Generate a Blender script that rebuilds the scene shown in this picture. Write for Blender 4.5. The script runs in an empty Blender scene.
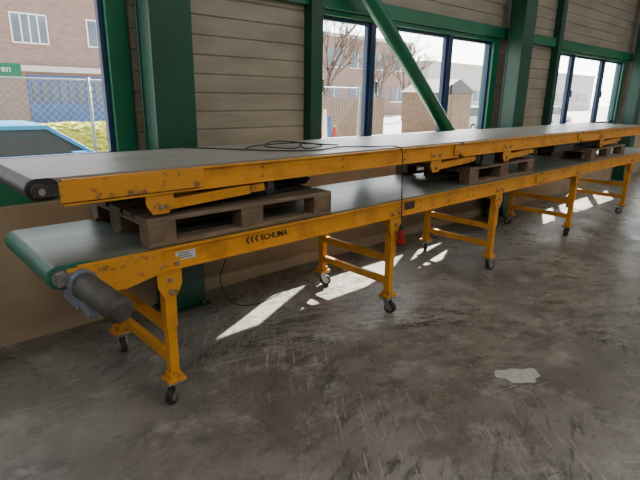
import bpy, bmesh, math, random
from mathutils import Vector, Matrix
random.seed(7)
scene=bpy.context.scene

# ------------------------------------------------------------ materials
def new_mat(name):
    m=bpy.data.materials.new(name); m.use_nodes=True
    nt=m.node_tree; b=nt.nodes['Principled BSDF']
    return m,nt,b
def mat(name,c1,c2=None,scale=6,rough=0.5,metal=0,bump=0,stretch=(1,1,1),lo=0.35,hi=0.65,rough2=None,detail=8,spec=None):
    m,nt,b=new_mat(name)
    b.inputs['Metallic'].default_value=metal
    b.inputs['Roughness'].default_value=rough
    if spec is not None: b.inputs['Specular IOR Level'].default_value=spec
    if c2 is None: c2=tuple(x*0.8 for x in c1)
    tc=nt.nodes.new('ShaderNodeTexCoord'); mp=nt.nodes.new('ShaderNodeMapping')
    mp.inputs['Scale'].default_value=stretch
    nz=nt.nodes.new('ShaderNodeTexNoise'); nz.inputs['Scale'].default_value=scale; nz.inputs['Detail'].default_value=detail
    nz.inputs['Roughness'].default_value=0.6
    cr=nt.nodes.new('ShaderNodeValToRGB')
    cr.color_ramp.elements[0].position=lo; cr.color_ramp.elements[0].color=(*c2,1)
    cr.color_ramp.elements[1].position=hi; cr.color_ramp.elements[1].color=(*c1,1)
    nt.links.new(tc.outputs['Object'],mp.inputs[0]); nt.links.new(mp.outputs[0],nz.inputs['Vector'])
    nt.links.new(nz.outputs['Fac'],cr.inputs[0]); nt.links.new(cr.outputs[0],b.inputs['Base Color'])
    if rough2 is not None:
        mr=nt.nodes.new('ShaderNodeMapRange'); mr.inputs[3].default_value=rough; mr.inputs[4].default_value=rough2
        nt.links.new(nz.outputs['Fac'],mr.inputs[0]); nt.links.new(mr.outputs[0],b.inputs['Roughness'])
    if bump:
        bp=nt.nodes.new('ShaderNodeBump'); bp.inputs['Strength'].default_value=bump; bp.inputs['Distance'].default_value=0.01
        nt.links.new(nz.outputs['Fac'],bp.inputs['Height']); nt.links.new(bp.outputs[0],b.inputs['Normal'])
    return m

M={}
M['orange']=mat('orange_paint',(0.67,0.29,0.022),(0.44,0.185,0.02),scale=5,rough=0.42,lo=0.32,hi=0.52,detail=12)
M['orange_worn']=mat('orange_paint_worn',(0.62,0.27,0.024),(0.17,0.09,0.035),scale=16,rough=0.5,lo=0.34,hi=0.46,detail=14)
M['belt_up']=mat('belt_grey',(0.37,0.35,0.30),(0.19,0.19,0.17),scale=2.5,rough=0.28,stretch=(0.35,3,1),rough2=0.5,lo=0.3,hi=0.7)
M['belt_low']=mat('belt_green_grey',(0.20,0.225,0.18),(0.105,0.13,0.11),scale=2.5,rough=0.36,stretch=(0.35,3,1),lo=0.3,hi=0.7)
M['belt_green']=mat('belt_green_edge',(0.02,0.17,0.11),(0.02,0.09,0.065),scale=8,rough=0.5)
M['steel']=mat('steel',(0.42,0.42,0.42),(0.25,0.24,0.23),scale=20,rough=0.38,metal=0.8)
M['darksteel']=mat('dark_steel',(0.07,0.068,0.065),(0.03,0.03,0.03),scale=15,rough=0.5,metal=0.3)
M['motor']=mat('motor_grey',(0.085,0.078,0.07),(0.04,0.035,0.03),scale=12,rough=0.65)
M['rubber']=mat('black_rubber',(0.03,0.03,0.03),(0.015,0.015,0.015),scale=15,rough=0.75)
M['green']=mat('green_paint',(0.005,0.17,0.085),(0.004,0.12,0.06),scale=2,rough=0.36)
M['dgreen']=mat('dark_green_paint',(0.004,0.075,0.045),(0.003,0.052,0.032),scale=2,rough=0.4)
M['blue']=mat('blue_frame_paint',(0.008,0.035,0.11),(0.006,0.025,0.08),scale=3,rough=0.4)
M['siding']=mat('siding_metal',(0.36,0.33,0.26),(0.26,0.235,0.185),scale=1.6,rough=0.36,stretch=(1,1,4))
M['plinth']=mat('plinth_concrete',(0.42,0.33,0.23),(0.28,0.215,0.145),scale=2.2,rough=0.8,bump=0.15,lo=0.3,hi=0.7)
M['plaster']=mat('hall_wall_paint',(0.45,0.44,0.42),(0.38,0.37,0.35),scale=1,rough=0.8)
M['ceil']=mat('ceiling_paint',(0.40,0.39,0.37),(0.34,0.33,0.31),scale=1,rough=0.8)
M['wood']=mat('pallet_wood',(0.25,0.18,0.12),(0.09,0.063,0.044),scale=5,rough=0.85,stretch=(1,8,8),bump=0.3,lo=0.3,hi=0.7)
M['wood2']=mat('pallet_block_wood',(0.24,0.16,0.10),(0.09,0.062,0.042),scale=9,rough=0.85,bump=0.3,lo=0.3,hi=0.7)
M['red']=mat('red_plastic',(0.35,0.015,0.012),rough=0.4)
M['label']=mat('label_white',(0.62,0.64,0.66),rough=0.4)
M['ink']=mat('ink_black',(0.02,0.018,0.015),rough=0.5)
M['inkgold']=mat('mark_dark',(0.06,0.035,0.01),rough=0.5)
M['white']=mat('white_paint',(0.8,0.8,0.78),rough=0.5)
M['paper']=mat('paper_white',(0.52,0.51,0.48),(0.40,0.39,0.36),scale=25,rough=0.75)
M['bark']=mat('bark',(0.14,0.105,0.08),(0.07,0.05,0.04),scale=8,rough=0.9)
M['hedge']=mat('hedge_leaf',(0.78,0.74,0.05),(0.30,0.38,0.03),scale=14,rough=0.7,lo=0.35,hi=0.6)
M['bush']=mat('bush_leaf',(0.12,0.16,0.05),(0.05,0.075,0.025),scale=14,rough=0.7,lo=0.35,hi=0.6)
M['pave']=mat('pavement',(0.46,0.43,0.40),(0.36,0.34,0.32),scale=2,rough=0.8)
M['fence']=mat('fence_wire',(0.30,0.31,0.31),rough=0.5,metal=0.5)
M['cyan']=mat('car_paint_cyan',(0.006,0.18,0.36),(0.005,0.165,0.33),scale=2,rough=0.4)
M['carglass']=mat('car_glass',(0.02,0.035,0.045),rough=0.35,spec=0.25)
M['winglass_b']=mat('building_glass',(0.12,0.15,0.19),(0.06,0.08,0.11),scale=0.7,rough=0.2)
M['bblue']=mat('blue_door_paint',(0.03,0.10,0.27),(0.02,0.07,0.2),scale=2,rough=0.5)
M['fill_white']=mat('fill_housing',(0.7,0.7,0.7),rough=0.5)  # housing of the added fill lights
M['concrete_band']=mat('concrete_band',(0.5,0.48,0.45),rough=0.8)
M['bluegrey']=mat('blue_grey_metal',(0.20,0.24,0.30),(0.12,0.14,0.18),scale=10,rough=0.45)
M['line']=mat('worn_line_paint',(0.34,0.32,0.28),(0.20,0.18,0.16),scale=22,rough=0.6,lo=0.45,hi=0.55)

def brick():
    m,nt,b=new_mat('brick')
    tc=nt.nodes.new('ShaderNodeTexCoord'); mp=nt.nodes.new('ShaderNodeMapping')
    mp.inputs['Rotation'].default_value=(math.radians(90),0,0)
    bt=nt.nodes.new('ShaderNodeTexBrick'); bt.inputs['Scale'].default_value=1
    bt.inputs['Color1'].default_value=(0.24,0.145,0.115,1); bt.inputs['Color2'].default_value=(0.17,0.10,0.08,1)
    bt.inputs['Mortar'].default_value=(0.25,0.205,0.18,1)
    bt.inputs['Brick Width'].default_value=0.24; bt.inputs['Row Height'].default_value=0.08; bt.inputs['Mortar Size'].default_value=0.010
    nt.links.new(tc.outputs['Object'],mp.inputs[0]); nt.links.new(mp.outputs[0],bt.inputs[0]); nt.links.new(bt.outputs[0],b.inputs['Base Color'])
    b.inputs['Roughness'].default_value=0.85
    return m
M['brick']=brick()

def glass():
    m=bpy.data.materials.new('window_glass'); m.use_nodes=True; nt=m.node_tree
    nt.nodes.clear()
    o=nt.nodes.new('ShaderNodeOutputMaterial'); t=nt.nodes.new('ShaderNodeBsdfTransparent'); g=nt.nodes.new('ShaderNodeBsdfGlossy')
    t.inputs[0].default_value=(0.97,0.98,0.98,1); g.inputs['Roughness'].default_value=0.03
    mx=nt.nodes.new('ShaderNodeMixShader'); mx.inputs[0].default_value=0.06
    nt.links.new(t.outputs[0],mx.inputs[1]); nt.links.new(g.outputs[0],mx.inputs[2]); nt.links.new(mx.outputs[0],o.inputs[0])
    return m
M['glass']=glass()

def floor_mat():
    m,nt,b=new_mat('floor_concrete')
    N=nt.nodes; L=nt.links
    tc=N.new('ShaderNodeTexCoord')
    def noise(scale,stretch=(1,1,1),rot=0,detail=8,dist=0,rough=0.6,loc=(0,0,0)):
        mp=N.new('ShaderNodeMapping'); mp.inputs['Scale'].default_value=stretch
        mr=N.new('ShaderNodeMapping'); mr.inputs['Rotation'].default_value=(0,0,math.radians(rot)); mr.inputs['Location'].default_value=loc
        L.new(tc.outputs['Object'],mr.inputs[0]); L.new(mr.outputs[0],mp.inputs[0])
        n=N.new('ShaderNodeTexNoise'); n.inputs['Scale'].default_value=scale; n.inputs['Detail'].default_value=detail
        n.inputs['Distortion'].default_value=dist; n.inputs['Roughness'].default_value=rough
        L.new(mp.outputs[0],n.inputs['Vector']); return n.outputs['Fac']
    def ramp(f,p0,v0,p1,v1):
        r=N.new('ShaderNodeMapRange'); r.clamp=True
        r.inputs[1].default_value=p0; r.inputs[2].default_value=p1; r.inputs[3].default_value=v0; r.inputs[4].default_value=v1
        L.new(f,r.inputs[0]); return r.outputs[0]
    def mul(a,b_):
        x=N.new('ShaderNodeMath'); x.operation='MULTIPLY'; L.new(a,x.inputs[0]); L.new(b_,x.inputs[1]); return x.outputs[0]
    def mix(c1,c2,f,mode='MIX'):
        x=N.new('ShaderNodeMix'); x.data_type='RGBA'; x.blend_type=mode
        for s,v in ((6,c1),(7,c2),(0,f)):
            if isinstance(v,tuple): x.inputs[s].default_value=(*v,1)
            elif isinstance(v,(int,float)): x.inputs[s].default_value=v
            else: L.new(v,x.inputs[s])
        return x.outputs[2]
    big=noise(0.7,detail=5,rough=0.6,dist=0.2)
    mid=noise(2.6,detail=12,rough=0.72)
    c=mix((0.15,0.137,0.118),(0.27,0.257,0.228),ramp(big,0.38,0,0.62,1))
    c=mix(c,(0.095,0.085,0.073),ramp(mid,0.50,0,0.62,0.7))
    c=mix(c,(0.38,0.365,0.33),ramp(noise(3.4,detail=14,rough=0.78,loc=(4,7,0)),0.52,0,0.62,0.6))
    zone=ramp(noise(0.55,detail=6,rough=0.65,loc=(1.2,0.4,0)),0.46,0,0.56,1)
    zone2=ramp(noise(0.6,rot=50,detail=6,rough=0.65,loc=(3,1,0)),0.46,0,0.56,1)
    c=mix(c,(0.055,0.048,0.042),mul(ramp(noise(4.2,(1,3.0,1),rot=40,detail=14,rough=0.76,dist=0.5),0.50,0,0.56,0.85),zone))
    c=mix(c,(0.06,0.053,0.046),mul(ramp(noise(3.0,(1,6,1),rot=-25,detail=14,rough=0.76,dist=0.4),0.52,0,0.58,0.75),zone2))
    c=mix(c,(0.46,0.44,0.40),mul(ramp(noise(3.6,(1,9,1),rot=15,detail=14,rough=0.78,dist=0.2),0.54,0,0.60,0.7),zone))
    c=mix(c,(0.44,0.42,0.385),mul(ramp(noise(3.0,(1,14,1),rot=-52,detail=14,rough=0.76,dist=0.15),0.55,0,0.61,0.7),zone2))
    c=mix(c,(0.44,0.42,0.385),mul(ramp(noise(2.6,(1,20,1),rot=80,detail=14,rough=0.74,dist=0.15),0.57,0,0.62,0.6),zone))
    L.new(c,b.inputs['Base Color'])
    L.new(ramp(mid,0.35,0.23,0.65,0.42),b.inputs['Roughness'])
    bp=N.new('ShaderNodeBump'); bp.inputs['Strength'].default_value=0.10; bp.inputs['Distance'].default_value=0.004
    L.new(noise(6,detail=10,rough=0.6),bp.inputs['Height']); L.new(bp.outputs[0],b.inputs['Normal'])
    return m
M['floor']=floor_mat()

# ------------------------------------------------------------ mesh builder
class MB:
    def __init__(s,name): s.name=name; s.bm=bmesh.new(); s.mats=[]
    def mi(s,k):
        if k not in s.mats: s.mats.append(k)
        return s.mats.index(k)
    def _add(s,verts,faces,k,smooth=False):
        i=s.mi(k); vs=[s.bm.verts.new(v) for v in verts]
        for f in faces:
            try:
                fc=s.bm.faces.new([vs[j] for j in f]); fc.material_index=i; fc.smooth=smooth
            except ValueError: pass
    def box(s,x0,x1,y0,y1,z0,z1,k):
        v=[(x,y,z) for x in (x0,x1) for y in (y0,y1) for z in (z0,z1)]
        s._add(v,[(0,1,3,2),(4,6,7,5),(0,4,5,1),(2,3,7,6),(0,2,6,4),(1,5,7,3)],k)
    def bar(s,a,b,w,h,k,up=(0,0,1)):
        a=Vector(a);b=Vector(b);d=(b-a).normalized();u=Vector(up)
        sd=d.cross(u)
        if sd.length<1e-3: sd=d.cross(Vector((0,1,0)))
        sd.normalize(); u=sd.cross(d)
        v=[]
        for p in (a,b):
            for i,j in ((-1,-1),(1,-1),(1,1),(-1,1)): v.append(p+sd*(i*w/2)+u*(j*h/2))
        s._add(v,[(3,2,1,0),(4,5,6,7),(0,1,5,4),(1,2,6,5),(2,3,7,6),(3,0,4,7)],k)
    def cyl(s,a,b,r,k,n=20,r2=None):
        a=Vector(a);b=Vector(b);d=(b-a).normalized(); r2=r if r2 is None else r2
        sd=d.cross(Vector((0,0,1)))
        if sd.length<1e-3: sd=Vector((1,0,0))
        sd.normalize(); u=sd.cross(d); v=[]
        for p,rr in ((a,r),(b,r2)):
            for i in range(n):
                t=2*math.pi*i/n; v.append(p+sd*math.cos(t)*rr+u*math.sin(t)*rr)
        i0=s.mi(k); vs=[s.bm.verts.new(x) for x in v]
        for i in range(n):
            j=(i+1)%n; f=s.bm.faces.new((vs[i],vs[j],vs[n+j],vs[n+i])); f.material_index=i0; f.smooth=True
        f=s.bm.faces.new(vs[:n][::-1]); f.material_index=i0
        f=s.bm.faces.new(vs[n:]); f.material_index=i0
    def prism(s,poly,y0,y1,k,axis='y',smooth=False):
        n=len(poly)
        if axis=='y': v=[(p[0],y0,p[1]) for p in poly]+[(p[0],y1,p[1]) for p in poly]
        elif axis=='x': v=[(y0,p[0],p[1]) for p in poly]+[(y1,p[0],p[1]) for p in poly]
        else: v=[(p[0],p[1],y0) for p in poly]+[(p[0],p[1],y1) for p in poly]
        s._add(v,[tuple(range(n))[::-1],tuple(range(n,2*n))]+[(i,(i+1)%n,n+(i+1)%n,n+i) for i in range(n)],k,smooth)
    def done(s,bevel=0,loc=None):
        bmesh.ops.recalc_face_normals(s.bm,faces=s.bm.faces)
        me=bpy.data.meshes.new(s.name); s.bm.to_mesh(me); s.bm.free()
        for k in s.mats: me.materials.append(M[k])
        o=bpy.data.objects.new(s.name,me); scene.collection.objects.link(o)
        if bevel:
            bv=o.modifiers.new('bevel','BEVEL'); bv.width=bevel; bv.segments=2; bv.limit_method='ANGLE'; bv.angle_limit=math.radians(50)
        return o
def text(body,loc,size,k,parent,name,bold=False):
    c=bpy.data.curves.new(name,'FONT'); c.body=body; c.size=size; c.extrude=0.0006
    if bold: c.offset=size*0.025
    o=bpy.data.objects.new(name,c); scene.collection.objects.link(o)
    o.location=loc; o.rotation_euler=(math.radians(90),0,0); c.materials.append(M[k]); o.parent=parent
    return o
def smooth_path(pts,n=8):
    out=[]; P=[Vector(p) for p in pts]; P=[P[0]]+P+[P[-1]]
    for i in range(1,len(P)-2):
        for j in range(n):
            t=j/n; a,b,c,d=P[i-1],P[i],P[i+1],P[i+2]
            out.append(0.5*((2*b)+(-a+c)*t+(2*a-5*b+4*c-d)*t*t+(-a+3*b-3*c+d)*t**3))
    out.append(P[-2]); return out
def cable(name,pts,r,k):
    c=bpy.data.curves.new(name,'CURVE'); c.dimensions='3D'; c.bevel_depth=r; c.bevel_resolution=3
    sp=c.splines.new('POLY'); q=smooth_path(pts); sp.points.add(len(q)-1)
    for i,p in enumerate(q): sp.points[i].co=(*p,1)
    c.materials.append(M[k]); o=bpy.data.objects.new(name,c); scene.collection.objects.link(o); return o

# ------------------------------------------------------------ room shell
XL,XR=-8.43,16.43; YB=-9.0; YW=3.5; H=5.0
f=MB('floor'); f.box(XL-0.2,XR+0.2,YB-0.2,3.8,-0.2,0,'floor'); f.done()
c=MB('ceiling'); c.box(XL-0.2,XR+0.2,YB-0.2,3.9,H,H+0.2,'ceil')
c.done()
w=MB('wall_south'); w.box(XL-0.2,XR+0.2,YB-0.2,YB,0,H,'plaster'); w.done()
w=MB('wall_west'); w.box(XL-0.2,XL,YB,3.8,0,H,'plaster'); w.done()
w=MB('wall_east'); w.box(XR,XR+0.2,YB,3.8,0,H,'plaster'); w.done()
w=MB('wall_north')
w.box(XL,XR,YW,3.78,0,0.90,'plinth')
def siding(x0,x1,z0,z1):
    pitch=0.14; prof=[]; z=z0
    while z<z1-1e-4:
        zz=min(z+pitch,z1)
        prof+= [(3.60,z),(3.60,zz-0.018),(3.611,zz-0.013),(3.611,zz-0.004)]
        z=zz
    prof.append((3.60,z1))
    i0=w.mi('siding')
    va=[w.bm.verts.new((x0,p[0],p[1])) for p in prof]; vb=[w.bm.verts.new((x1,p[0],p[1])) for p in prof]
    for i in range(len(prof)-1):
        fc=w.bm.faces.new((va[i],vb[i],vb[i+1],va[i+1])); fc.material_index=i0
    w.box(x0,x1,3.65,3.78,z0,z1,'siding')
bays=[-8.43,-3.45,1.53,6.51,11.49]
for xc in bays:
    siding(xc,xc+1.60,0.90,H)
    siding(xc+1.60,xc+4.98,2.47,H)
    w.box(xc+1.72,xc+4.98,3.56,3.76,0.90,1.10,'green')     # sill band
    w.box(xc+0.0,xc+4.98,3.54,3.76,2.34,2.47,'green')      # lintel
    w.box(xc+1.58,xc+1.72,3.50,3.76,0.90,H,'dgreen')       # post
w.done(0.003)
wn=0
for xc in bays:
    wn+=1
    m=MB('window_%d'%wn)
    x0,x1,z0,z1=xc+1.72,xc+4.98,1.10,2.34
    m.box(x0,x1,3.58,3.72,z0,z0+0.05,'green'); m.box(x0,x1,3.58,3.72,z1-0.05,z1,'green')
    m.box(x0,x0+0.05,3.58,3.72,z0+0.05,z1-0.05,'blue'); m.box(x1-0.16,x1-0.02,3.58,3.72,z0+0.05,z1-0.05,'green')
    ed=[x0+0.05,xc+2.47,xc+2.53,xc+3.83,xc+3.91,x1-0.16]
    for a in ((ed[1],ed[2]),(ed[3],ed[4])): m.box(a[0],a[1],3.60,3.69,z0+0.05,z1-0.05,'blue')
    for a,b in ((ed[0],ed[1]),(ed[2],ed[3]),(ed[4],ed[5])):
        t=0.035
        m.box(a,b,3.62,3.67,z0+0.05,z0+0.05+t,'blue'); m.box(a,b,3.62,3.67,z1-0.05-t,z1-0.05,'blue')
        m.box(a,a+t,3.62,3.67,z0+0.05+t,z1-0.05-t,'blue'); m.box(b-t,b,3.62,3.67,z0+0.05+t,z1-0.05-t,'blue')
        m._add([(a+t,3.645,z0+0.05+t),(b-t,3.645,z0+0.05+t),(b-t,3.645,z1-0.05-t),(a+t,3.645,z1-0.05-t)],[(0,1,2,3)],'glass')
        m.box(a+t+0.01,a+t+0.03,3.60,3.62,1.62,1.74,'steel')
    m.done(0.003)
for xc in bays+[XR-0.3]:
    m=MB('steel_column')
    m.box(xc,xc+0.30,3.28,3.30,0.012,H,'dgreen'); m.box(xc,xc+0.30,3.47,3.49,0.012,H,'dgreen')
    m.box(xc+0.01,xc+0.29,3.30,3.47,0.012,H,'dgreen')
    m.box(xc-0.03,xc+0.33,3.24,3.495,0,0.012,'dgreen')
    for dx in (0.03,0.27): m.cyl((xc+dx,3.262,0.012),(xc+dx,3.262,0.04),0.012,'steel',8)
    m.done(0.003)
m=MB('diagonal_brace'); m.cyl((1.90,3.37,3.98),(6.42,3.37,0.12),0.075,'green',28)
m.box(1.835,2.05,3.36,3.38,3.7,4.1,'green'); m.box(6.28,6.475,3.36,3.38,0.0,0.35,'green'); m.done()
m=MB('steel_beam'); m.box(XL,XR,3.30,3.47,4.6,4.98,'green'); m.done()

# ------------------------------------------------------------ added fill lights, out of view
for ix,x in enumerate((-5.5,-1.5,2.5,6.5,10.5,14)):
    for y in (-6,-2.6,0.8):
        m=MB('fill_fixture'); m.box(x-0.75,x+0.75,y-0.15,y+0.15,H-0.16,H-0.04,'fill_white'); m.box(x-0.6,x-0.58,y,y+0.02,H-0.04,H,'steel'); m.box(x+0.58,x+0.6,y,y+0.02,H-0.04,H,'steel')  # unseen fixture body, added to carry the fill light
        o=m.done(0.01)
        l=bpy.data.lights.new('fill_light','AREA'); l.shape='RECTANGLE'; l.size=1.4; l.size_y=0.26; l.energy={-6:72,-2.6:56,0.8:22}[y]; l.color=(1.0,0.955,0.89)  # fill added to brighten the hall from behind and above the camera
        lo=bpy.data.objects.new('fill_light',l); scene.collection.objects.link(lo); lo.location=(x,y,H-0.17); lo.parent=o

# ------------------------------------------------------------ conveyors
def belt_loop(m,x0,x1,ztop,dz,y0,y1,k,th=0.008):
    r=dz/2; zc=ztop-r; pts=[]
    n=12
    for i in range(n+1):
        t=math.radians(90+180*i/n); pts.append((x0+r+r*math.cos(t),zc+r*math.sin(t)))
    for i in range(n+1):
        t=math.radians(-90+180*i/n); pts.append((x1-r+r*math.cos(t),zc+r*math.sin(t)))
    m.prism(pts,y0,y1,k)
def beam(m,x0,x1,yo,sgn,z0,z1,k='orange'):
    yi=yo+sgn*0.022
    a,b=sorted((yo+sgn*0.016,yi)); m.box(x0,x1,a,b,z0,z1,k)
    a,b=sorted((yo,yo+sgn*0.016)); m.box(x0,x1,a,b,z1-0.010,z1,k); m.box(x0,x1,a,b,z0,z0+0.010,k)
def caster(m,x,y,ang):
    ca,sa=math.cos(ang),math.sin(ang)
    m.box(x-0.05,x+0.05,y-0.045,y+0.045,0.118,0.128,'steel')
    m.cyl((x,y,0.100),(x,y,0.118),0.028,'steel',16)
    off=0.028; cx,cy=x+ca*off,y+sa*off; ax=Vector((-sa,ca,0))
    m.cyl(Vector((cx,cy,0.045))-ax*0.016,Vector((cx,cy,0.045))+ax*0.016,0.045,'rubber',24)
    m.cyl(Vector((cx,cy,0.045))-ax*0.019,Vector((cx,cy,0.045))+ax*0.019,0.026,'steel',16)
    for s in (-1,1):
        p=Vector((x,y,0.100))+ax*s*0.024; q=Vector((cx,cy,0.040))+ax*s*0.024
        m.bar(p,q,0.045,0.004,'steel',up=ax)
    m.bar(Vector((x,y,0.102))-ax*0.027,Vector((x,y,0.102))+ax*0.027,0.05,0.005,'steel')
def legframe(m,x,yn,yf,ztop,ang=0.5):
    for y in (yn,yf):
        m.box(x-0.024,x+0.024,y-0.024,y+0.024,0.15,0.60,'orange')
        m.box(x-0.030,x+0.030,y-0.030,y+0.030,0.44,ztop-0.02,'orange')
        m.box(x-0.050,x+0.050,y-0.045,y+0.045,0.128,0.146,'orange_worn')
        m.box(x-0.033,x+0.033,y-0.033,y+0.033,0.146,0.175,'orange_worn')
        caster(m,x,y,ang+(y*1.3))
        yo=y-0.036 if y==yn else y+0.036
        a,b=sorted((yo,yo+(0.006 if y==yn else -0.006)))
        m.prism([(x-0.065,ztop+0.06),(x+0.065,ztop+0.06),(x+0.065,ztop-0.08),(x+0.035,ztop-0.14),(x-0.035,ztop-0.14),(x-0.065,ztop-0.08)],a,b,'orange_worn')
        s=-1 if y==yn else 1
        for dx,dz in ((-0.04,0.03),(0.04,0.03),(0,-0.05),(0,-0.11)):
            m.cyl((x+dx,yo,ztop+dz),(x+dx,yo+s*0.012,ztop+dz),0.011,'steel',8)
    m.box(x-0.018,x+0.018,yn+0.024,yf-0.024,0.40,0.45,'orange')
    m.box(x-0.018,x+0.018,yn+0.024,yf-0.024,0.225,0.275,'orange')
    m.box(x-0.018,x+0.018,yn+0.024,yf-0.024,ztop-0.06,ztop-0.02,'orange')

YN,YF=2.20,3.02
m=MB('belt_conveyor')
ZT=0.872
beam(m,0.62,5.10,YN,1,0.752,ZT-0.004); beam(m,5.16,8.95,YN,1,0.752,ZT-0.004)
beam(m,0.62,8.95,YF,-1,0.752,ZT-0.004)
m.box(5.02,5.24,YN+0.002,YN+0.010,0.775,0.845,'orange_worn')
belt_loop(m,0.50,9.05,0.876,0.105,YN+0.03,YF-0.03,'belt_low')
belt_loop(m,0.498,0.72,0.8775,0.108,YN+0.028,YN+0.034,'belt_green')
m.cyl((0.553,YN+0.01,0.823),(0.553,YN+0.03,0.823),0.036,'steel',20)
pts=[]; r=0.0545; zc=0.8235
for i in range(15):
    t=math.radians(118+144*i/14); pts.append((0.5525+r*math.cos(t),zc+r*math.sin(t)))
pts2=[(0.5525+(p[0]-0.5525)*0.9,zc+(p[1]-zc)*0.9) for p in pts][::-1]
m.prism(pts+pts2,YN+0.04,YF-0.04,'belt_green')
m.prism([(0.575,0.865),(1.00,0.865),(1.00,0.752),(0.82,0.715),(0.66,0.735),(0.575,0.79)],YN-0.004,YN+0.004,'orange_worn')
m.prism([(0.575,0.865),(1.00,0.865),(1.00,0.752),(0.82,0.715),(0.66,0.735),(0.575,0.79)],YF-0.004,YF+0.004,'orange_worn')
m.box(0.53,0.60,YN-0.012,YN+0.02,0.795,0.850,'steel')
m.cyl((0.625,YN-0.004,0.795),(0.66,1.86,0.768),0.056,'motor',28)
m.cyl((0.66,1.86,0.768),(0.662,1.842,0.7665),0.056,'motor',28,r2=0.038)
m.cyl((0.625,YN-0.004,0.795),(0.629,YN-0.04,0.792),0.064,'bluegrey',28)
m.box(0.60,0.69,2.05,YN,0.690,0.735,'bluegrey'); m.box(0.605,0.685,2.22,2.42,0.66,0.75,'bluegrey')
m.cyl((0.62,2.1,0.70),(0.62,2.1,0.67),0.02,'bluegrey',12)
x=1.3
while x<8.8:
    m.cyl((x,YN+0.03,0.752),(x,YF-0.03,0.752),0.018,'steel',12); x+=1.2
for i,lx in enumerate((1.04,2.80,4.30,6.14,8.05)):
    legframe(m,lx,2.245,2.975,0.752,ang=0.8+i*1.1)
x=1.25
while x<8.9:
    for zz in (0.785,0.835):
        if int(x*10)%3: m.cyl((x,YN+0.016,zz),(x,YN+0.008,zz),0.006,'orange_worn',8)
    x+=0.37
m.box(1.08,1.19,YN+0.013,YN+0.0158,0.79,0.835,'label')
for i in range(3): m.box(1.095,1.17-0.01*i,YN+0.0122,YN+0.0131,0.80+0.012*i,0.804+0.012*i,'ink')
for i in range(3): m.prism([(1.50+i*0.03,0.818),(1.515+i*0.03,0.838),(1.527+i*0.03,0.838),(1.514+i*0.03,0.818),(1.527+i*0.03,0.798),(1.515+i*0.03,0.798)],YN+0.0150,YN+0.0159,'inkgold')
m.box(2.90,3.02,YN+0.013,YN+0.0158,0.79,0.845,'darksteel')
low=m.done(0.002)
text('SCHUMA',(1.60,YN+0.0148,0.801),0.048,'inkgold',low,'lettering',True)

m=MB('belt_conveyor')
Z0,Z1=1.134,1.246
for a,b in ((0.60,3.55),(3.60,6.0),(6.05,8.20)):
    beam(m,a,b,YN,1,Z0,Z1); beam(m,a,b,YF,-1,Z0,Z1)
for x in (3.575,6.025): m.box(x-0.09,x+0.09,YN+0.002,YN+0.012,1.155,1.225,'orange_worn')
belt_loop(m,0.47,8.28,1.254,0.09,YN+0.03,YF-0.03,'belt_up')
m.cyl((0.515,YN+0.0,1.209),(0.515,YN+0.03,1.209),0.03,'darksteel',20)
m.prism([(0.49,1.225),(0.64,1.235),(0.64,1.175),(0.49,1.185)],YN-0.002,YN+0.02,'darksteel')
m.prism([(0.49,1.225),(0.64,1.235),(0.64,1.175),(0.49,1.185)],YF-0.02,YF+0.002,'darksteel')
m.box(0.585,1.25,YN-0.006,YN,1.150,1.238,'orange_worn')
m.cyl((0.52,YN-0.002,1.205),(0.52,YN-0.012,1.205),0.014,'steel',8)
belt_loop(m,0.468,0.60,1.2555,0.093,YN+0.028,YN+0.032,'rubber')
pts=[]; r=0.0465; zc=1.209; xc_=0.515
for i in range(15):
    t=math.radians(105+150*i/14); pts.append((xc_+r*math.cos(t),zc+r*math.sin(t)))
pts2=[(xc_+(p[0]-xc_)*0.9,zc+(p[1]-zc)*0.9) for p in pts][::-1]
m.prism(pts+pts2,YN+0.04,YF-0.04,'darksteel')
x=1.0
while x<8.1:
    for zz in (1.165,1.215): m.cyl((x,YN+0.016,zz),(x,YN+0.009,zz),0.005,'darksteel',8)
    x+=0.62
def folded(x,L,d=1):
    for y in (YN+0.045,YF-0.045):
        s=-1 if y<2.6 else 1
        a,b=sorted((y+s*0.036,y+s*0.030))
        m.prism([(x-0.07,1.20),(x+0.07,1.20),(x+0.07,1.09),(x+0.04,1.040),(x-0.04,1.040),(x-0.07,1.09)],a,b,'orange_worn')
        for dx,dz in ((-0.04,1.17),(0.04,1.17),(0,1.075)): m.cyl((x+dx,y+s*0.036,dz),(x+dx,y+s*0.048,dz),0.012,'steel',8)
        m.bar((x,y,1.075),(x+d*L,y,1.100),0.05,0.05,'orange')
        m.bar((x+d*L*0.5,y,1.088),(x+d*(L+0.10),y,1.103),0.042,0.042,'orange_worn')
        m.cyl((x+d*(L+0.14),y-0.016,1.090),(x+d*(L+0.14),y+0.016,1.090),0.036,'rubber',16)
        m.box(x+d*(L+0.14)-0.02,x+d*(L+0.14)+0.02,y-0.024,y+0.024,1.086,1.128,'darksteel')
    for q in (0.45,0.9): 
        m.box(x+d*L*q-0.02,x+d*L*q+0.02,YN+0.07,YF-0.07,1.075+0.025*q-0.022,1.075+0.025*q+0.022,'orange')
folded(1.02,0.52); folded(3.25,0.50); folded(4.35,0.46); folded(6.70,0.6)
m.box(3.95,4.15,YN+0.02,YN+0.30,1.03,1.13,'darksteel'); m.cyl((3.80,YN+0.12,1.085),(4.25,YN+0.12,1.085),0.045,'rubber',20)
m.box(5.4,5.9,YN+0.03,YN+0.3,1.05,1.13,'darksteel')
up=m.done(0.002)

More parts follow.
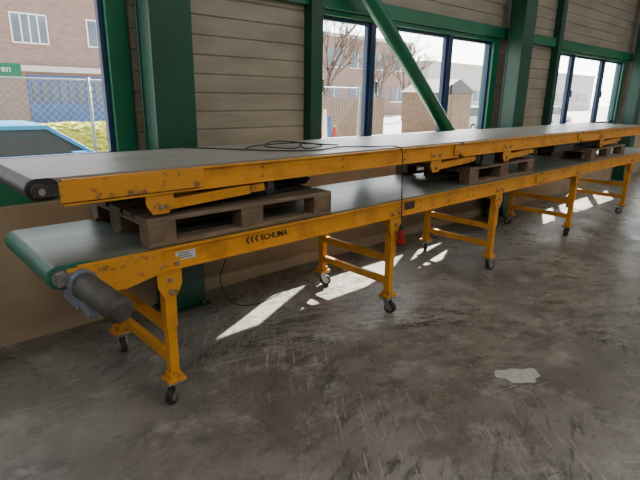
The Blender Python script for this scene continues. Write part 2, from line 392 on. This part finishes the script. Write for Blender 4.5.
# ------------------------------------------------------------ pallets
def pallet(x0,y0,z0,dx=0,rot=0):
    m=MB('wooden_pallet'); L,W=1.2,0.8
    hb=0.022; blk=0.078
    for y in (0,0.35,0.70): m.box(0,L,y,y+0.10,0,hb,'wood')
    for x in (0,0.5275,1.055):
        for y in (0,0.3275,0.655):
            m.box(x,x+0.145,y,y+(0.10 if y==0 else 0.145),hb,hb+blk,'wood2')
        m.box(x,x+0.145,0,W,hb+blk,2*hb+blk,'wood')
    for y,ww in ((0,0.145),(0.186,0.10),(0.3275,0.145),(0.514,0.10),(0.655,0.145)):
        m.box(random.uniform(-.003,.003),L+random.uniform(-.003,.003),y,y+ww,2*hb+blk,3*hb+blk,'wood')
    o=m.done(0.003); o.location=(x0,y0,z0); o.rotation_euler=(0,0,rot); return o
pallet(0.95,2.215,0.8765,rot=0.0)
pallet(3.80,2.24,0.8765)
pallet(6.50,2.24,0.8765)
PT=0.8765+0.144
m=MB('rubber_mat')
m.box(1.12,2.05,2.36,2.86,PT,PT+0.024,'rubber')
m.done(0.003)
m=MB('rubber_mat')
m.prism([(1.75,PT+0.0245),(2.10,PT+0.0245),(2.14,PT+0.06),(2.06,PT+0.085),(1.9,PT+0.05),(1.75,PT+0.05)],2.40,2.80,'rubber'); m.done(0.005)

# ------------------------------------------------------------ cables
zt=1.2545
cable('power_cable',[(1.55,2.95,zt+.006),(1.70,2.75,zt+.006),(1.95,2.45,zt+.006),(2.15,2.36,zt+.006),(2.45,2.42,zt+.006),(2.65,2.30,zt+.006),(2.76,2.20,zt+.006),(2.80,2.185,1.20),(2.81,2.182,1.0),(2.82,2.180,0.85),(2.83,2.178,0.70)],0.004,'rubber')
cable('power_cable',[(1.75,2.60,zt+.006),(1.95,2.75,zt+.010),(2.20,2.60,zt+.03),(2.02,2.42,zt+.02),(1.85,2.50,zt+.035),(2.10,2.68,zt+.04),(2.30,2.48,zt+.02),(2.1,2.40,zt+.015),(2.25,2.62,zt+.02),(2.50,2.52,zt+.006)],0.004,'rubber')
cable('power_cable',[(1.92,3.05,0.72),(1.98,3.10,0.55),(1.95,3.15,0.38),(1.90,3.17,0.2),(1.96,3.10,0.03),(2.10,3.0,0.006),(2.4,3.05,0.006)],0.004,'rubber')
m=MB('power_plug')
m.cyl((2.83,2.178,0.70),(2.83,2.178,0.66),0.012,'rubber',16,r2=0.02)
m.cyl((2.83,2.178,0.66),(2.83,2.178,0.59),0.024,'red',20); m.cyl((2.83,2.178,0.59),(2.83,2.178,0.555),0.029,'red',20); m.cyl((2.83,2.178,0.555),(2.83,2.178,0.54),0.025,'rubber',20)
m.box(2.815,2.845,2.145,2.155,0.56,0.60,'red')
m.done(0.002)

m=MB('paper_scrap'); pts=[]
for i in range(30):
    t=2*math.pi*i/30; rr=1+0.14*math.sin(3*t+1)+0.10*math.sin(7*t)+random.uniform(-.05,.05)
    pts.append((2.69+0.15*rr*math.cos(t)*0.80,1.13+0.09*rr*math.sin(t)-0.05*math.cos(t)))
m.prism(pts,0.0005,0.003,'paper',axis='z'); m.done()
m=MB('floor_marking_line'); a=Vector((-0.5,2.92,0)); b=Vector((2.3,2.17,0)); d=(b-a); n=70
for i in range(n):
    p=a+d*(i/n); q=a+d*((i+0.72)/n)
    m.bar(p+Vector((0,0,0.0008)),q+Vector((0,0,0.0008)),0.007,0.0012,'line')
m.done()

# ------------------------------------------------------------ outdoors
G=-0.35
m=MB('ground'); m.box(-60,160,3.8,140,G-0.2,G,'pave'); m.done()
m=MB('brick_building')
Yb=26; 
m.box(-10,16,Yb,Yb+10,G,9,'brick')
for x0,x1,z0,z1 in ((5.9,7.25,3.57,4.7),(9.05,9.85,3.6,4.7),(1.5,3.5,3.57,4.7),(11.5,13.2,3.57,4.7),(5.9,7.25,6.3,7.4),(9.05,9.85,6.3,7.4)):
    m.box(x0-0.06,x1+0.06,Yb-0.05,Yb+0.02,z0-0.06,z1+0.06,'white'); m.box(x0,x1,Yb-0.07,Yb-0.04,z0,z1,'winglass_b')
    n=3 if x1-x0>1 else 1
    for i in range(1,n+1): 
        xx=x0+(x1-x0)*i/(n+1); m.box(xx-0.025,xx+0.025,Yb-0.09,Yb-0.05,z0,z1,'white')
m.box(-10,16,Yb-0.25,Yb,2.35,2.60,'concrete_band')
m.box(6.2,9.8,Yb-0.06,Yb,G,2.2,'bblue')
for i in range(9): m.box(6.35+i*0.39,6.62+i*0.39,Yb-0.09,Yb-0.05,1.0,1.95,'winglass_b')
m.box(10.3,12.5,Yb-0.06,Yb,G,2.2,'white')
m.done()
m=MB('chain_link_fence'); Yf=10.3; zt_=1.78
x=-4
while x<11.1:
    m.cyl((x,Yf,G),(x,Yf,zt_+0.05),0.03,'fence',10); x+=2.5
m.cyl((-4,Yf,zt_),(11,Yf,zt_),0.02,'fence',8)
hh=zt_-G; x=-4.0
while x<9:
    for s in (0,1):
        a=(x,Yf-0.03,G) if s==0 else (x,Yf-0.034,zt_); b=(x+hh,Yf-0.03,zt_) if s==0 else (x+hh,Yf-0.034,G)
        m.bar(a,b,0.008,0.008,'fence')
    x+=0.13
m.done()
m=MB('street_sign'); m.box(1.42,2.30,9.90,9.92,1.80,2.01,'green'); m.cyl((1.7,9.96,G),(1.7,9.96,2.04),0.03,'steel',10); m.box(1.66,1.74,9.92,9.96,1.84,1.97,'steel')
so=m.done(0.004)
text('parkeren',(1.60,9.899,1.87),0.15,'white',so,'lettering')
def hedge(x0,x1,y0,y1,h,k,name):
    m=MB(name); m.box(x0,x1,y0,y1,G,h,k); o=m.done()
    me=o.data; bm=bmesh.new(); bm.from_mesh(me); bmesh.ops.subdivide_edges(bm,edges=bm.edges,cuts=40,use_grid_fill=True)
    for v in bm.verts:
        if v.co.z>G+0.05: v.co+=Vector((random.uniform(-.06,.06),random.uniform(-.08,.08),random.uniform(-.07,.07)))
    bm.to_mesh(me); bm.free()
hedge(2.4,9.0,11.2,12.2,0.86,'hedge','hedge')
hedge(31,40,17.5,18.6,0.9,'bush','hedge')
def car(nose,y0,k):
    m=MB('parked_car'); g=G
    L=[(0,0.30),(0.02,0.55),(0.12,0.70),(0.5,0.80),(1.05,0.90),(1.25,0.93),(3.5,0.98),(4.0,0.92),(4.12,0.7),(4.15,0.35),(4.0,0.22),(0.1,0.22)]
    W=0.86; i0=m.mi(k); rings=[]
    for yy,sh in ((-W,0.05),(-W+0.07,0.0),(0,-0.02),(W-0.07,0.0),(W,0.05)):
        rings.append([m.bm.verts.new((nose-(2.07+(p[0]-2.07)*(1-sh*0.6)),y0+yy,g+0.55+(p[1]-0.55)*(1-sh))) for p in L])
    n=len(L)
    for a,b in zip(rings[:-1],rings[1:]):
        for i in range(n):
            fc=m.bm.faces.new((a[i],a[(i+1)%n],b[(i+1)%n],b[i])); fc.material_index=i0; fc.smooth=True
    for r_ in (rings[0],rings[-1]):
        fc=m.bm.faces.new(r_); fc.material_index=i0
    def ring(xs0,xs1,z0,z1,w): return [(nose-xs0,y0-w,g+z0),(nose-xs0,y0+w,g+z0),(nose-xs1,y0+w,g+z1),(nose-xs1,y0-w,g+z1)]
    A=ring(1.05,3.75,0.88,0.94,0.78); B=ring(1.78,3.35,1.40,1.41,0.60)
    m._add(A+B,[(0,1,5,4),(1,2,6,5),(2,3,7,6),(3,0,4,7)],'carglass')
    C=ring(1.85,3.28,1.46,1.47,0.52)
    m._add(B+C,[(0,1,5,4),(1,2,6,5),(2,3,7,6),(3,0,4,7),(4,5,6,7)],k,True)
    for s in (-1,1):
        for (xa,za),(xb,zb) in (((1.05,0.9),(1.78,1.41)),((3.75,0.95),(3.35,1.42))): m.bar((nose-xa,y0+s*0.78,g+za),(nose-xb,y0+s*0.60,g+zb),0.07,0.06,k)
        m.bar((nose-2.5,y0+s*0.79,g+0.93),(nose-2.5,y0+s*0.60,g+1.42),0.06,0.04,k)
        m.bar((nose-1.78,y0+s*0.60,g+1.41),(nose-3.35,y0+s*0.60,g+1.42),0.07,0.06,k)
        for xx in (0.75,3.35):
            m.cyl((nose-xx,y0+s*0.68,g+0.31),(nose-xx,y0+s*0.875,g+0.31),0.31,'rubber',28); m.cyl((nose-xx,y0+s*0.86,g+0.31),(nose-xx,y0+s*0.885,g+0.31),0.20,'steel',20)
        m.box(nose-0.22,nose-0.02,y0+s*0.62-0.14,y0+s*0.62+0.14,g+0.58,g+0.70,'label')
        m.box(nose-1.55,nose-1.35,y0+s*0.88-0.07,y0+s*0.88+0.07,g+0.95,g+1.06,k)
    m.box(nose-0.01,nose+0.005,y0-0.25,y0+0.25,g+0.36,g+0.47,'label')
    return m.done(0.01)
car(3.95,8.95,'cyan')
M['silver']=mat('car_paint_silver',(0.35,0.37,0.39),(0.33,0.35,0.37),scale=2,rough=0.35)
car(27.5,15.2,'silver'); car(36.0,14.8,'silver')
m=MB('coloured_boards')  # upright coloured boards, surfboard-like, purpose unknown
for i,(k,h) in enumerate((('red',1.5),('white',1.6),('bblue',1.45),('red',1.2))):
    x=8.22+i*0.17; m.prism([(x,G),(x+0.13,G),(x+0.16,G+h*0.6),(x+0.11,G+h),(x+0.05,G+h),(x-0.01,G+h*0.6)],9.0,9.05,k)
m.bar((8.12,9.08,G+0.5),(9.0,9.08,G+0.5),0.05,0.06,'steel'); m.cyl((8.17,9.08,G),(8.17,9.08,G+0.7),0.02,'steel',8); m.cyl((8.95,9.08,G),(8.95,9.08,G+0.7),0.02,'steel',8)
m.done(0.004)
m=MB('wooden_fence'); x=10.5
while x<16.4: 
    m.box(x,x+0.14,14.0,14.03,G,1.5+random.uniform(-.02,.02),'wood'); x+=0.155
m.box(10.5,16.4,14.03,14.07,0.0,0.1,'wood'); m.box(10.5,16.4,14.03,14.07,1.1,1.2,'wood'); m.done()
m=MB('wooden_shed'); x=19.0
m.box(19.0,21.6,13.03,15.0,G,1.75,'wood2')
while x<21.5:
    m.box(x,x+0.16,13.0,13.03,G,1.75,'wood'); x+=0.18
m.prism([(18.85,1.75),(21.75,1.75),(20.3,2.35)],12.9,15.1,'darksteel'); m.box(19.9,20.7,12.98,13.0,G,1.5,'wood2'); m.done()
def building(x0,x1,y,h,k):
    m=MB('office_building'); m.box(x0,x1,y,y+12,G,h,k)
    z=1.0
    while z<h-1.5:
        x=x0+1
        while x<x1-2.5:
            m.box(x,x+1.9,y-0.05,y+0.02,z,z+1.4,'winglass_b'); m.box(x-0.05,x+1.95,y-0.08,y,z-0.08,z,'white'); m.box(x+0.92,x+0.98,y-0.08,y,z,z+1.4,'white'); x+=3
        z+=3
    m.box(x0-0.1,x1+0.1,y-0.1,y+12.1,h,h+0.3,'concrete_band')
    m.done()
building(22,44,34,6.5,'brick'); building(50,100,36,5.2,'concrete_band')
def tree(x,y,h,seed):
    random.seed(seed); m=MB('bare_tree')
    def br(p,d,l,r,lv):
        q=p+d*l; m.cyl(p,q,r,'bark',6 if lv<3 else 4,r2=r*0.68)
        if lv>=5: return
        for i in range(3 if lv else 4):
            nd=(d+Vector((random.uniform(-.7,.7),random.uniform(-.7,.7),random.uniform(-.15,.5)))).normalized()
            br(p+d*l*random.uniform(0.65,1),nd,l*random.uniform(0.62,0.8),r*0.6,lv+1)
    br(Vector((x,y,G)),Vector((0,0,1)),h*0.3,h*0.016,0); m.done()
for i,(x,y,h) in enumerate(((17.8,19.0,7.5),(26.0,22.5,7),(33,26,8),(48,25,8))): tree(x,y,h,i+3)

# ------------------------------------------------------------ light / world
wd=bpy.data.worlds.new('sky'); scene.world=wd; wd.use_nodes=True; nt=wd.node_tree
bg=nt.nodes['Background']; sky=nt.nodes.new('ShaderNodeTexSky'); sky.sky_type='NISHITA'; sky.sun_disc=False
sky.sun_elevation=math.radians(42); sky.sun_rotation=math.radians(66)
hs=nt.nodes.new('ShaderNodeHueSaturation'); hs.inputs['Saturation'].default_value=0.2
nt.links.new(sky.outputs[0],hs.inputs['Color']); nt.links.new(hs.outputs[0],bg.inputs[0]); bg.inputs[1].default_value=1.0
s=bpy.data.lights.new('sun','SUN'); s.energy=32; s.angle=math.radians(0.6); s.color=(1,0.93,0.80)
so=bpy.data.objects.new('sun',s); scene.collection.objects.link(so); so.location=(30,20,30)
so.rotation_euler=Vector((-0.95,-0.45,-1.0)).to_track_quat('-Z','Y').to_euler()

# ------------------------------------------------------------ camera
d1=Vector((563,136,-500)).normalized(); u=Vector((30,1714,500)).normalized()
d2=u.cross(d1).normalized(); u=d1.cross(d2)
R=Matrix((d1,d2,u)).to_4x4()
cd=bpy.data.cameras.new('camera'); cd.sensor_width=36; cd.lens=36*500/640
co=bpy.data.objects.new('camera',cd); scene.collection.objects.link(co)
co.matrix_world=Matrix.Translation((0,0,1.6))@R
scene.camera=co
